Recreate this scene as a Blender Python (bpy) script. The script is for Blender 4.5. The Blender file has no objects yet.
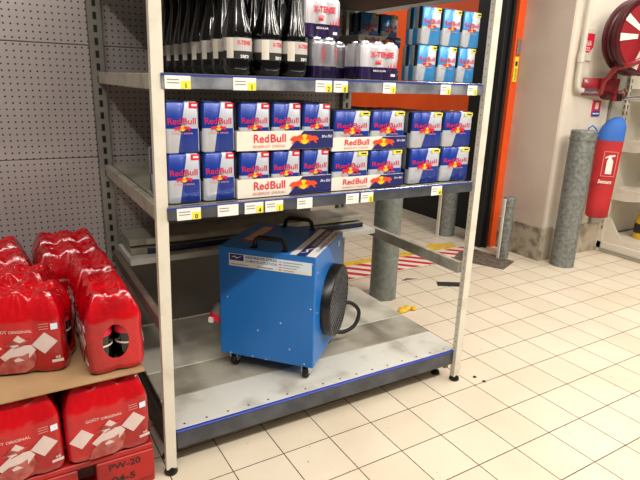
import bpy, math, random
from mathutils import Vector, Matrix, noise
random.seed(7)
S = bpy.context.scene
COL = S.collection
PI = math.pi

# ---------------------------------------------------------------- materials
def lin(h):
    c = [int(h[i:i+2], 16) / 255 for i in (0, 2, 4)]
    return tuple(x / 12.92 if x <= .04045 else ((x + .055) / 1.055) ** 2.4 for x in c) + (1,)

def mat(name, col, rough=.5, metal=0., col2=None, scale=8., lo=.4, hi=.65, bump=0., bscale=60., coat=0., trans=0., detail=5.):
    m = bpy.data.materials.new(name); m.use_nodes = True
    nt = m.node_tree; b = nt.nodes['Principled BSDF']
    b.inputs['Base Color'].default_value = lin(col)
    b.inputs['Roughness'].default_value = rough
    b.inputs['Metallic'].default_value = metal
    b.inputs['Coat Weight'].default_value = coat
    b.inputs['Coat Roughness'].default_value = .08
    b.inputs['Transmission Weight'].default_value = trans
    tc = nt.nodes.new('ShaderNodeTexCoord')
    if col2:
        n = nt.nodes.new('ShaderNodeTexNoise'); n.inputs['Scale'].default_value = scale; n.inputs['Detail'].default_value = detail
        r = nt.nodes.new('ShaderNodeValToRGB')
        r.color_ramp.elements[0].position = lo; r.color_ramp.elements[1].position = hi
        r.color_ramp.elements[0].color = lin(col); r.color_ramp.elements[1].color = lin(col2)
        nt.links.new(tc.outputs['Object'], n.inputs['Vector']); nt.links.new(n.outputs['Fac'], r.inputs['Fac'])
        nt.links.new(r.outputs['Color'], b.inputs['Base Color'])
    if bump:
        n = nt.nodes.new('ShaderNodeTexNoise'); n.inputs['Scale'].default_value = bscale; n.inputs['Detail'].default_value = 3
        k = nt.nodes.new('ShaderNodeBump'); k.inputs['Strength'].default_value = bump; k.inputs['Distance'].default_value = .01
        nt.links.new(tc.outputs['Object'], n.inputs['Vector']); nt.links.new(n.outputs['Fac'], k.inputs['Height'])
        nt.links.new(k.outputs['Normal'], b.inputs['Normal'])
    return m

def mth(nt, op, a, b=None, c=None):
    n = nt.nodes.new('ShaderNodeMath'); n.operation = op
    for i, v in enumerate((a, b, c)):
        if v is None: continue
        if isinstance(v, (int, float)): n.inputs[i].default_value = v
        else: nt.links.new(v, n.inputs[i])
    return n.outputs[0]

def mixc(nt, f, a, b):
    n = nt.nodes.new('ShaderNodeMix'); n.data_type = 'RGBA'
    nt.links.new(f, n.inputs['Factor'])
    for k, v in ((6, a), (7, b)):
        if isinstance(v, tuple): n.inputs[k].default_value = v
        else: nt.links.new(v, n.inputs[k])
    return n.outputs[2]

def floor_mat():
    m = mat('floor tile', 'd8c9b0', .34)
    nt = m.node_tree; b = nt.nodes['Principled BSDF']
    tc = nt.nodes.new('ShaderNodeTexCoord'); mp = nt.nodes.new('ShaderNodeMapping')
    mp.vector_type = 'TEXTURE'
    mp.inputs['Location'].default_value = (.9771, -.0775, 0); mp.inputs['Rotation'].default_value = (0, 0, .0123)
    nt.links.new(tc.outputs['Object'], mp.inputs['Vector'])
    s = nt.nodes.new('ShaderNodeSeparateXYZ'); nt.links.new(mp.outputs[0], s.inputs[0])
    ds = []; cells = []
    for o in (s.outputs['X'], s.outputs['Y']):
        q = mth(nt, 'MULTIPLY', o, 5.0)
        f = mth(nt, 'FRACT', mth(nt, 'ADD', q, .5)); cells.append(mth(nt, 'FLOOR', mth(nt, 'ADD', q, 200.0)))
        ds.append(mth(nt, 'ABSOLUTE', mth(nt, 'SUBTRACT', f, .5)))
    d = mth(nt, 'MINIMUM', ds[0], ds[1])
    ln = mth(nt, 'LESS_THAN', d, .0095)
    wn = nt.nodes.new('ShaderNodeTexWhiteNoise'); wn.noise_dimensions = '2D'
    cb = nt.nodes.new('ShaderNodeCombineXYZ'); nt.links.new(cells[0], cb.inputs[0]); nt.links.new(cells[1], cb.inputs[1])
    nt.links.new(cb.outputs[0], wn.inputs['Vector'])
    base = mixc(nt, wn.outputs['Value'], lin('d8cbb6'), lin('d1c3ac'))
    n = nt.nodes.new('ShaderNodeTexNoise'); n.inputs['Scale'].default_value = 2.2; n.inputs['Detail'].default_value = 6
    nt.links.new(tc.outputs['Object'], n.inputs['Vector'])
    fr = mth(nt, 'MULTIPLY', mth(nt, 'SUBTRACT', n.outputs['Fac'], .45), .9); fr = mth(nt, 'MAXIMUM', fr, 0)
    base = mixc(nt, fr, base, lin('b39f84'))
    n2 = nt.nodes.new('ShaderNodeTexNoise'); n2.inputs['Scale'].default_value = 45; n2.inputs['Detail'].default_value = 2
    nt.links.new(tc.outputs['Object'], n2.inputs['Vector'])
    sp = mth(nt, 'GREATER_THAN', n2.outputs['Fac'], .735)
    base = mixc(nt, mth(nt, 'MULTIPLY', sp, .6), base, lin('6b5a45'))
    c = mixc(nt, ln, base, lin('3e3026'))
    nt.links.new(c, b.inputs['Base Color'])
    r = mth(nt, 'ADD', mth(nt, 'MULTIPLY', ln, .5), .33); nt.links.new(r, b.inputs['Roughness'])
    bp = nt.nodes.new('ShaderNodeBump'); bp.inputs['Strength'].default_value = .5; bp.inputs['Distance'].default_value = .002; bp.invert = True
    nt.links.new(ln, bp.inputs['Height']); nt.links.new(bp.outputs['Normal'], b.inputs['Normal'])
    return m

def peg_mat():
    m = mat('pegboard enamel', '8f8684', .5)
    nt = m.node_tree; b = nt.nodes['Principled BSDF']
    tc = nt.nodes.new('ShaderNodeTexCoord'); s = nt.nodes.new('ShaderNodeSeparateXYZ'); nt.links.new(tc.outputs['Object'], s.inputs[0])
    q = []
    for o in (s.outputs['X'], s.outputs['Z']):
        f = mth(nt, 'FRACT', mth(nt, 'MULTIPLY', mth(nt, 'ADD', o, 10.0), 40.0))
        a = mth(nt, 'SUBTRACT', f, .5); q.append(mth(nt, 'MULTIPLY', a, a))
    d = mth(nt, 'ADD', q[0], q[1]); h = mth(nt, 'LESS_THAN', d, .021)
    n = nt.nodes.new('ShaderNodeTexNoise'); n.inputs['Scale'].default_value = 3; n.inputs['Detail'].default_value = 5
    nt.links.new(tc.outputs['Object'], n.inputs['Vector'])
    base = mixc(nt, n.outputs['Fac'], lin('b4aaa8'), lin('998f8d'))
    nt.links.new(mixc(nt, h, base, lin('1a1715')), b.inputs['Base Color'])
    return m

def pack_mat(name, c1, c2, metal=.35):
    m = mat(name, c1, .34, metal, coat=.12)
    nt = m.node_tree; b = nt.nodes['Principled BSDF']
    uv = nt.nodes.new('ShaderNodeUVMap'); s = nt.nodes.new('ShaderNodeSeparateXYZ'); nt.links.new(uv.outputs[0], s.inputs[0])
    u, v = s.outputs['X'], s.outputs['Y']
    line = mth(nt, 'ADD', mth(nt, 'MULTIPLY', v, .24), .36)
    a = mth(nt, 'GREATER_THAN', u, line); t = mth(nt, 'GREATER_THAN', v, .48)
    same = mth(nt, 'COMPARE', a, t, .1)          # 1 -> silver
    front = mixc(nt, same, lin(c1), lin(c2))
    # the narrow sides show bare can walls behind clear film
    side = mth(nt, 'GREATER_THAN', u, 1.5)
    f = mth(nt, 'FRACT', mth(nt, 'MULTIPLY', u, 2.0)); g1 = mth(nt, 'GREATER_THAN', f, .55); g2 = mth(nt, 'LESS_THAN', v, .42)
    sd = mixc(nt, g1, mixc(nt, g2, lin('8d9098'), lin(c1)), mixc(nt, g2, lin('20222c'), lin(c2)))
    nt.links.new(mixc(nt, side, front, sd), b.inputs['Base Color'])
    return m

def band_mat(name, bands, rough=.3, metal=.3):
    """bands along uv v: list of (v0, colour) bottom-up"""
    m = mat(name, bands[0][1], rough, metal, coat=.4)
    nt = m.node_tree; b = nt.nodes['Principled BSDF']
    uv = nt.nodes.new('ShaderNodeUVMap'); s = nt.nodes.new('ShaderNodeSeparateXYZ'); nt.links.new(uv.outputs[0], s.inputs[0])
    r = nt.nodes.new('ShaderNodeValToRGB'); r.color_ramp.interpolation = 'CONSTANT'
    e = r.color_ramp.elements; e[0].position = 0; e[0].color = lin(bands[0][1]); e[1].position = bands[1][0]; e[1].color = lin(bands[1][1])
    for p, c in bands[2:]:
        k = e.new(p); k.color = lin(c)
    nt.links.new(s.outputs['Y'], r.inputs['Fac']); nt.links.new(r.outputs['Color'], b.inputs['Base Color'])
    return m

def hatch_mat():
    m = mat('red white hatch tape', 'e6dcd0', .5)
    nt = m.node_tree; b = nt.nodes['Principled BSDF']
    tc = nt.nodes.new('ShaderNodeTexCoord'); s = nt.nodes.new('ShaderNodeSeparateXYZ'); nt.links.new(tc.outputs['Object'], s.inputs[0])
    d = mth(nt, 'FRACT', mth(nt, 'MULTIPLY', mth(nt, 'ADD', mth(nt, 'ADD', s.outputs['X'], s.outputs['Y']), 20.0), 6.6))
    st = mth(nt, 'GREATER_THAN', d, .52)
    nt.links.new(mixc(nt, st, lin('ded3c6'), lin('c2202c')), b.inputs['Base Color'])
    return m

M = {}
M['floor'] = floor_mat(); M['peg'] = peg_mat()
M['cream'] = mat('chipped cream paint', 'd9d2c2', .45, 0, 'c4baa6', 9, .5, .75, .05, 40)
M['cream_worn'] = mat('worn cream paint', 'd9d2c2', .5, 0, '8a3f38', 30, .66, .74, .05, 40)
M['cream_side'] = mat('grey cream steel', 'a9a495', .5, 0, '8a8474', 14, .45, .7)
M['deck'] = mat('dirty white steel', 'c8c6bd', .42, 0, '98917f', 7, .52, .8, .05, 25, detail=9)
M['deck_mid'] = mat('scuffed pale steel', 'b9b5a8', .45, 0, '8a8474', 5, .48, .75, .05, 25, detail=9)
M['deck_dark'] = mat('dirty darker grey steel', 'a09b8d', .5, 0, '756e60', 6, .42, .7, .05, 25, detail=9)  # darker grey than the front panel, mottled by noise
M['greypanel'] = mat('grey back panel', '85827a', .5, 0, '7b776e', 4)
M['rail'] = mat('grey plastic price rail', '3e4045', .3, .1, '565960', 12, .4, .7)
M['rail_lit'] = mat('lit clear price rail', 'a3a6ad', .2, .3, '6d7079', 10, .4, .6)  # brighter copy of the rail, light on the top shelf put into its colour
M['blue_lip'] = mat('blue plastic lip', '2b3f9c', .35)
M['black'] = mat('black plastic', '0c0c0d', .35)
M['rubber'] = mat('black rubber', '121110', .6)
M['brown_steel'] = mat('brown grey steel', '6b5a50', .5)
M['dark_steel'] = mat('dark brown steel', '2a2422', .5)
M['white'] = mat('white paper', 'e6e3dc', .5)
M['yellow'] = mat('yellow paper', 'e9dc3a', .5)
M['ink'] = mat('black ink', '22201e', .6)
M['greyink'] = mat('grey ink', '8a8886', .6)
M['rb'] = pack_mat('blue silver print', '07308e', 'b9bcc4', .15)
M['sf'] = pack_mat('sky blue silver print', '3a90d0', 'c5c9cf', .15)
M['rb_red'] = mat('red print', 'd81e3c', .4)
M['crimson'] = mat('crimson print', 'c81d48', .4)
M['label'] = mat('grey white label', 'bdb8b4', .4)
M['rb_yel'] = mat('golden print', 'f2bf26', .4)
M['orange_red'] = mat('vermilion print', 'dd4a24', .4)
M['navy'] = mat('navy print', '1b2260', .45)
M['navy_dull'] = mat('dull navy plastic', '1c2340', .5)
M['tray'] = mat('white cardboard', 'e3dacb', .6)
M['palepink'] = mat('pale red print', 'd98f88', .6)
M['silver'] = mat('can aluminium', 'b9babf', .25, .9)
M['gap'] = mat('black gap', '070708', .5)
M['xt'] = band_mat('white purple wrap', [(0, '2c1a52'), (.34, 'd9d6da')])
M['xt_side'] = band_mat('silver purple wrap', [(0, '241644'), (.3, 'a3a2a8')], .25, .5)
M['bottle'] = mat('black cola bottle', '060507', .12, 0, coat=.6)
M['red'] = mat('red shrink film', 'c20010', .22, 0, 'a0000d', 6, .4, .6, .4, 30, coat=.5)
M['clearred'] = mat('crumpled red film', '8e1c22', .22, 0, 'a8353a', 20, .4, .6, .5, 50, coat=.8)
M['decal'] = mat('white print on film', 'dcc6c0', .4)
M['decal2'] = mat('rosy print on film', '9c3a34', .4, 0, 'b8645c', 25, .4, .6)
M['wood'] = mat('brown layer board', 'b08e66', .7, 0, '9c7b56', 5, .4, .7, .05, 40)
M['pallet'] = mat('red painted pallet', 'b5201c', .5, 0, '8f1a18', 7, .5, .75, .15, 40)
M['hblue'] = mat('blue powder coat', '1a70c2', .33, 0, '176ab8', 3, .4, .7)
M['hblue_in'] = mat('blue fan tube', '0f3e6c', .5)
M['sticker'] = mat('pale blue sticker', 'dcecf8', .4)
M['sticker_navy'] = mat('navy sticker print', '1c2b74', .4)
M['screw'] = mat('bright screw', 'd5dde5', .25, .6)
M['grille'] = mat('dark grille with painted sheen', '707276', .3, .5)  # wires are darker; grey lifted to paint in their highlights
M['galv'] = mat('galvanised steel', '8f948e', .45, .35, '737872', 38, .3, .7, .06, 30, detail=8)
M['galv_dark'] = mat('weathered galvanised steel', '8b8d87', .5, .3, '686a65', 42, .38, .68, .06, 30, detail=8)
M['orange'] = mat('orange paint', 'ee5a1c', .5, 0, 'e35218', 3)
M['tar'] = mat('matt black panel', '0b0b0c', .6)
M['wall'] = mat('white wall paint', 'd9cfbf', .6, 0, 'c9bca8', 3, .5, .75, .04, 30)
M['reveal'] = mat('pinkish beige reveal face', 'cbb9aa', .6, 0, 'b8a596', 2.2, .45, .75, .05, 20)  # pinker and slightly darker than the wall colour
M['stain'] = mat('stained wall tile', 'a79c88', .6, 0, '5f5747', 9, .45, .62, .1, 20, detail=8)
M['basetile'] = mat('beige wall tile', 'b7a995', .5, 0, '8b7d6a', 8, .5, .72)
M['pipe'] = mat('white pipe', 'cfc7b8', .4)
M['hose_red'] = mat('fire red enamel', '8e1a22', .35, 0, coat=.3)
M['hose_dark'] = mat('dark red drum', '4a1014', .4)
M['cover_red'] = mat('red cover cloth', 'bd2428', .7, 0, 'a81e22', 8, .4, .7, .1, 30)
M['cover_blue'] = mat('blue cover cloth', '2f66b8', .7, 0, bump=.1, bscale=30)
M['gond'] = mat('white shelving enamel', 'd5cdbd', .45, 0, 'c2b8a5', 6, .5, .8)
M['gond_grey'] = mat('grey upright', '9a958a', .45)
M['jug'] = mat('yellow plastic', 'e2b21a', .35)
M['hatch'] = hatch_mat()
M['tape_y'] = mat('yellow floor tape', 'd9b13a', .5, 0, 'b58f2c', 20, .5, .7)
M['mat_dark'] = mat('mottled dark patch', '4a4038', .8, 0, '6b5c4e', 25, .4, .6)  # dark brown, mottled by noise

# ---------------------------------------------------------------- mesh builder
class MB:
    def __init__(s): s.v = []; s.f = []; s.m = []; s.uv = []; s.mats = []
    def mi(s, m):
        m = M[m] if isinstance(m, str) else m
        if m not in s.mats: s.mats.append(m)
        return s.mats.index(m)
    def add(s, vs, fs, m, uvs=None):
        o = len(s.v); k = s.mi(m); s.v += [tuple(p) for p in vs]
        for i, f in enumerate(fs):
            s.f.append([o + a for a in f]); s.m.append(k); s.uv.append(uvs[i] if uvs else None)
        return s
    def box(s, x0, x1, y0, y1, z0, z1, m, bev=0):
        if bev:
            b = min(bev, (x1-x0)/2.01, (y1-y0)/2.01, (z1-z0)/2.01)
            P = []
            for z, i in ((z0, b), (z0+b, 0), (z1-b, 0), (z1, b)):
                for (x, y) in ((x0+i+ (b-i), y0+i), (x1-i-(b-i), y0+i), (x1-i, y0+i+(b-i)), (x1-i, y1-i-(b-i)), (x1-i-(b-i), y1-i), (x0+i+(b-i), y1-i), (x0+i, y1-i-(b-i)), (x0+i, y0+i+(b-i))):
                    P.append((x, y, z))
            F = [list(range(8))[::-1], list(range(24, 32))]
            for r in range(3):
                for k in range(8): F.append([r*8+k, r*8+(k+1) % 8, (r+1)*8+(k+1) % 8, (r+1)*8+k])
            return s.add(P, F, m)
        P = [(x, y, z) for z in (z0, z1) for (x, y) in ((x0, y0), (x1, y0), (x1, y1), (x0, y1))]
        return s.add(P, [[3, 2, 1, 0], [4, 5, 6, 7], [0, 1, 5, 4], [1, 2, 6, 5], [2, 3, 7, 6], [3, 0, 4, 7]], m)
    def tube(s, pts, r, m, n=12, caps=True):
        pts = [Vector(p) for p in pts]; rs = r if isinstance(r, (list, tuple)) else [r]*len(pts)
        P = []; F = []; up = None
        for i, p in enumerate(pts):
            t = (pts[min(i+1, len(pts)-1)] - pts[max(i-1, 0)]).normalized()
            if up is None: up = Vector((0, 0, 1)) if abs(t.z) < .9 else Vector((1, 0, 0))
            a = t.cross(up).normalized(); b = a.cross(t).normalized(); up = b
            for k in range(n):
                th = 2*PI*k/n; P.append(p + (a*math.cos(th) + b*math.sin(th))*rs[i])
        for i in range(len(pts)-1):
            for k in range(n): F.append([i*n+k, i*n+(k+1) % n, (i+1)*n+(k+1) % n, (i+1)*n+k][::-1])
        if caps: F += [list(range(n)), [(len(pts)-1)*n+k for k in range(n)][::-1]]
        return s.add(P, F, m)
    def lathe(s, prof, m, c=(0, 0, 0), n=24, axis='z', caps=True, rib=0, nr=0):
        P = []; F = []
        for r, z in prof:
            for k in range(n):
                th = 2*PI*k/n; q = r*(1+rib*math.cos(nr*th)) if nr else r
                x, y = q*math.cos(th), q*math.sin(th)
                P.append((c[0]+x, c[1]+y, c[2]+z) if axis == 'z' else ((c[0]+x, c[1]+z, c[2]-y) if axis == 'y' else (c[0]+z, c[1]+x, c[2]+y)))
        for i in range(len(prof)-1):
            for k in range(n): F.append([i*n+k, i*n+(k+1) % n, (i+1)*n+(k+1) % n, (i+1)*n+k])
        if caps: F += [list(range(n))[::-1], [(len(prof)-1)*n+k for k in range(n)]]
        return s.add(P, F, m)
    def prism(s, pts, d, m, T=None):
        """pts in (x,z), front at y=-d, back at y=0; T maps (x,y,z)->(x,y,z)"""
        n = len(pts)
        area = sum(pts[i][0]*pts[(i+1) % n][1]-pts[(i+1) % n][0]*pts[i][1] for i in range(n))
        if area < 0: pts = pts[::-1]
        P = [(x, -d, z) for x, z in pts] + [(x, 0, z) for x, z in pts]
        F = [list(range(n)), list(range(n, 2*n))[::-1]] + [[i, i+n, (i+1) % n+n, (i+1) % n] for i in range(n)]
        if T: P = [T(*p) for p in P]
        return s.add(P, F, m)
    def text(s, txt, size, m, T, bold=.0, cx=True, wfit=None, shear=0):
        """flat lettering laid in the (x,z) plane then mapped by T(x,y,z)"""
        vs, fs = text_mesh(txt, bold, shear)
        xs = [v[0] for v in vs]; w = max(xs)-min(xs); x0 = (max(xs)+min(xs))/2 if cx else min(xs)
        sx = wfit/w if wfit else size
        return s.add([T((v[0]-x0)*sx, 0, v[1]*size) for v in vs], fs, m)
    def build(s, name, parent=None, smooth=False, loc=None):
        me = bpy.data.meshes.new(name); me.from_pydata(s.v, [], s.f)
        for m in s.mats: me.materials.append(m)
        me.polygons.foreach_set('material_index', s.m)
        if any(u for u in s.uv):
            L = me.uv_layers.new(name='UVMap')
            for p, u in zip(me.polygons, s.uv):
                if u:
                    for li, c in zip(p.loop_indices, u): L.data[li].uv = c
        if smooth:
            me.polygons.foreach_set('use_smooth', [True]*len(me.polygons))
            try: me.set_sharp_from_angle(angle=math.radians(smooth if smooth is not True else 40))
            except Exception: pass
        me.update()
        o = bpy.data.objects.new(name, me); COL.objects.link(o)
        if parent: o.parent = parent
        if loc: o.location = loc
        return o

_tc = {}
def text_mesh(t, bold, shear):
    k = (t, bold, shear)
    if k in _tc: return _tc[k]
    c = bpy.data.curves.new('lettering', 'FONT'); c.body = t; c.offset = bold; c.shear = shear; c.resolution_u = 3; c.size = 1
    o = bpy.data.objects.new('lettering', c); COL.objects.link(o)
    bpy.context.view_layer.update()
    me = bpy.data.meshes.new_from_object(o.evaluated_get(bpy.context.evaluated_depsgraph_get()))
    vs = [(v.co.x, v.co.y) for v in me.vertices]; fs = []
    for p in me.polygons:
        q = list(p.vertices)
        fs.append(q)
    bpy.data.objects.remove(o); bpy.data.curves.remove(c); bpy.data.meshes.remove(me)
    _tc[k] = (vs, fs); return _tc[k]

def root(name, label, cat, loc=(0, 0, 0), rz=0, group=None):
    o = bpy.data.objects.new(name, None); COL.objects.link(o); o.empty_display_size = .05
    o.location = loc; o.rotation_euler = (0, 0, rz); o['label'] = label; o['category'] = cat
    if group: o['group'] = group
    return o
def tag(o, label, cat, group=None):
    o['label'] = label; o['category'] = cat
    if group: o['group'] = group
    return o
def struct(o): o['kind'] = 'structure'; return o
def kids(o): return [c for c in ALLC.get(o.name, [])]
ALLC = {}
def dup(r, loc, rz=None, label=None, group=None):
    c = r.copy(); COL.objects.link(c); c.location = loc
    if rz is not None: c.rotation_euler = (0, 0, rz)
    if label: c['label'] = label
    if group: c['group'] = group
    for ch in list(r.children):
        d = ch.copy(); COL.objects.link(d); d.parent = c
        for g in list(ch.children):
            e = g.copy(); COL.objects.link(e); e.parent = d
    return c
class Proto:
    """first use places the model itself, later uses copy it"""
    def __init__(s, fn): s.fn = fn; s.r = None
    def put(s, loc, label, group=None, rz=0):
        if s.r is None:
            s.r = s.fn(); s.r.location = loc; s.r.rotation_euler = (0, 0, rz); s.r['label'] = label
            if group: s.r['group'] = group
            return s.r
        bpy.context.view_layer.update()
        return dup(s.r, loc, rz, label, group)

# ================================================================ SETTING
W = 1.307; D = .94; Z1 = 1.345; Z2 = .955; Z0 = .15
struct(MB().box(-2.5, 8, -4, 8, -.05, 0, 'floor').build('floor'))
struct(MB().box(3.26, 7, 1.06, 1.6, 0, 3.2, 'wall').build('wall_back'))
b = MB().box(3.235, 3.26, 1.06, 1.5, .27, 3.2, 'reveal'); struct(b.build('wall_reveal'))
b = MB().box(3.225, 3.262, 1.045, 1.5, 0, .27, 'stain', .004).box(3.262, 3.36, 1.045, 1.06, 0, .27, 'stain', .004); struct(b.build('baseboard_reveal'))
b = MB()
for i in range(4): b.box(3.362+i*.2, 3.56+i*.2, 1.048, 1.06, 0, .25, 'basetile', .002)
struct(b.build('baseboard_back'))
# orange door frame and the black guide behind it
b = MB().box(3.16, 3.235, 1.49, 1.55, 0, 3.0, 'orange', .003)
fr = struct(b.build('door_1'))
b = MB().box(3.172, 3.215, 1.484, 1.4898, 1.38, 1.57, 'yellow').box(3.18, 3.205, 1.483, 1.484, 1.5, 1.535, 'ink')
b.text('ATTENTION', .03, 'ink', lambda x, y, z: (3.185+z, 1.4835, 1.435+x), .01, wfit=.09)
struct(b.build('warning_sticker', fr))
struct(MB().box(3.175, 3.215, 1.475, 1.4898, 1.585, 1.70, 'silver', .003).build('door_sensor', fr))
struct(MB().box(3.06, 3.159, 1.52, 1.6, 0, 3.0, 'tar', .004).box(3.10, 3.12, 1.495, 1.52, 0, 3.0, 'tar').build('door_guide', fr))
b = MB().box(3.40, 3.5, 1.55, 7, 0, 1.055, 'tar').box(3.40, 3.5, 1.55, 2.16, 1.055, 3.2, 'tar').box(3.40, 3.5, 2.16, 7, 1.055, 2.08, 'orange').box(3.41, 3.5, 2.16, 7, 2.08, 3.2, 'greypanel')
struct(b.build('wall_passage'))
struct(MB().box(-2.5, 3.5, 7, 7.1, 0, 3.2, 'tar').build('wall_far'))
# floor markings
for nm, x0, x1, y0, y1, m_, lab, cat in (
    ('hatched_floor_marking', 1.25, 2.99, 1.36, 1.6, 'hatch', 'red and white diagonally hatched marking on floor behind the rack', 'floor marking'),
    ('yellow_floor_tape', 1.25, 2.6, 1.6, 1.69, 'tape_y', 'long yellow tape strip on floor along the hatched marking', 'floor tape')):
    tag(MB().box(x0, x1, y0, y1, 0, .0012, m_).build(nm), lab, cat)
tag(MB().box(1.9, 2.6, 2.75, 2.8, 0, .001, 'hatch').build('barrier_floor_tape'), 'thin red and white tape line on floor farthest behind the rack', 'floor tape')
tag(MB().prism([(2.55, 1.62), (2.9, 1.62), (2.93, 1.72), (2.72, 1.78), (2.6, 1.73)], .003, 'tape_y', lambda x, y, z: (x, z, -y)).build('crumpled_yellow_tape'), 'crumpled yellow tape end on floor by the black door edge', 'floor tape')
tag(MB().prism([(2.62, 1.38), (2.8, 1.02), (3.04, 1.12), (3.0, 1.5), (2.8, 1.5)], .0016, 'mat_dark', lambda x, y, z: (x, z, -y)).build('dark_floor_patch'), 'dark mottled patch of floor in front of the small bollard', 'floor patch')
tag(MB().prism([(1.93, 1.17), (2.07, 1.15), (2.0, 1.2)], .001, 'mat_dark', lambda x, y, z: (x, z, -y)).build('dark_scrap'), 'tiny dark scrap on floor tiles right of the tall bollard', 'scrap')
tag(MB().prism([(2.15, 1.05), (2.3, .96), (2.25, .89), (2.1, .98)], .001, 'ink', lambda x, y, z: (x, z, -y)).build('black_floor_tape'), 'short black tape rectangle on floor seen beside the right post', 'floor tape')
tag(MB().prism([(1.78, 1.36), (1.92, 1.3), (1.97, 1.36), (1.85, 1.43)], .001, 'mat_dark', lambda x, y, z: (x, z, -y)).build('dark_scrap'), 'dark scrap on floor beside the hatched marking at the tall bollard', 'scrap')
b = MB()
for dx, dy, r in ((0, 0, .03), (.04, .01, .025), (.07, -.015, .02), (-.03, -.015, .02)):
    b.lathe([(r*.6, 0), (r, .008), (r*.7, .02), (.004, .024)], 'jug', (1.61+dx, .75+dy, 0), 9)
tag(b.build('crumpled_yellow_wrapper', smooth=True), 'crumpled yellow wrapper on floor at the foot of the tall bollard', 'wrapper')
for k, (x, y, lb) in enumerate(((1.43, -.02, 'black speck of litter on floor tile right of the rack foot'), (1.44, -.07, 'second black speck on floor, nearer the camera than the other speck'))):
    tag(MB().lathe([(.007, 0), (.009, .003), (.003, .007)], 'ink', (0, 0, 0), 8).build('litter_speck', loc=(x, y, 0)), lb, 'litter')

# ================================================================ RACK
rack = root('shelving_rack', 'large cream metal shelving rack holding drinks packs and the blue heater', 'shelving', (0, 0, 0))
def post(x, dx0, dx1, m1):
    # x foot; leans a hair between foot and top
    b = MB(); w = .0175
    def X(z): return x + dx0 + (dx1-dx0)*z/1.35
    za, zb = .022, 2.1
    P = []
    for z in (za, .35, zb):
        for (a, c) in ((-w, 0), (w, 0), (w, .026), (-w, .026)): P.append((X(z)+a, c, z))
    lo = [[3, 2, 1, 0]] + [[k, (k+1) % 4, 4+(k+1) % 4, 4+k] for k in range(4)]
    hi = [[4+k, 4+(k+1) % 4, 8+(k+1) % 4, 8+k] for k in range(4)] + [[8, 9, 10, 11]]
    b.add(P, lo, m1); b.add(P, hi, 'cream')
    for i in range(60):                       # little slots up the inner side
        z = .2+i*.03
        sx = -w-.0004 if x > .5 else w+.0004
        b.box(X(z)+sx-.0004, X(z)+sx+.0004, .011, .015, z, z+.006, 'greyink')
    o = b.build('post', rack)
    MB().lathe([(.022, 0), (.024, .006), (.02, .016), (.012, .03)], 'black', (X(0), .013, 0), 16).build('post_foot', o, True)
    return o
post(-.008, -.008, .012, 'cream_worn'); post(W+.02, .0, -.003, 'cream')
# rear uprights with slots
for ux, x1 in ((-.008, 0), (1.245, 0)):
    b = MB().box(ux-.026, ux+.026, D-.02, D+.02, .02, 2.1, 'greypanel')
    z = .2
    while z < 2.08:
        b.box(ux-.007, ux+.007, D-.0215, D-.0199, z, z+.028, 'gap'); z += .05
    o = b.build('rear_upright', rack)
    MB().box(ux-.035, ux+.035, D-.3, D+.05, 0, .02, 'black', .004).prism([(0, .02), (.16, .02), (0, .16)], .012, 'black', lambda x, y, z: (ux+y+.006, D-.022-x, z)).build('upright_foot', o)
# back panels
for z0, z1, m_ in ((.14, .53, 'greypanel'), (.533, .982, 'peg'), (.985, 1.447, 'peg'), (1.45, 2.05, 'peg')):
    if z0 == .533:
        MB().box(.02, 1.215, D+.006, D+.018, z0, .63, m_, .001).build('back_panel', rack)
        MB().box(.02, 1.05, D+.0062, D+.0178, .63, z1, m_, .001).build('back_panel', rack)
    else:
        MB().box(.02, 1.215, D+.006, D+.018, z0, z1, m_, .002).build('back_panel', rack)
# base deck
XE = W+.045
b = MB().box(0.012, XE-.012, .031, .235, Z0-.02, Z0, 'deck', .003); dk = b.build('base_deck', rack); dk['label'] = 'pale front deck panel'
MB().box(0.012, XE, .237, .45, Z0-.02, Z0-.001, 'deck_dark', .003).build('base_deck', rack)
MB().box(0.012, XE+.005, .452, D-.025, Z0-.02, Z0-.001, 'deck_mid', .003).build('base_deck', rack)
b = MB()
for i in range(16):
    MB().lathe([(.0045, 0), (.003, .0015)], 'ink', (.05+i*.082, .055, Z0), 8).build('rivet', dk)
b = MB().box(.012, XE-.012, .018, .03, .082, Z0-.004, 'rail', .002)
kr = b.build('base_price_rail', rack)
MB().box(.012, XE-.012, .016, .0308, Z0-.004, Z0+.002, 'blue_lip', .001).build('blue_lip', kr)
MB().box(.02, W-.02, .031, .045, .09, Z0-.021, 'greypanel').build('front_beam', rack)
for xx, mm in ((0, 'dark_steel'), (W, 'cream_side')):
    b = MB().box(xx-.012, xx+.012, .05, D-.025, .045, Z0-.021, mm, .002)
    o = b.build('base_bracket', rack)
    MB().tube([(xx-.02 if xx else xx-.002, .1, .05), (xx-.02 if xx else xx-.002, .1, .02)], .008, mm, 8).lathe([(.022, 0), (.022, .008), (.01, .022)], 'black', (xx-.02 if xx else xx-.002, .1, 0), 14).build('levelling_foot', o, True)
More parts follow.
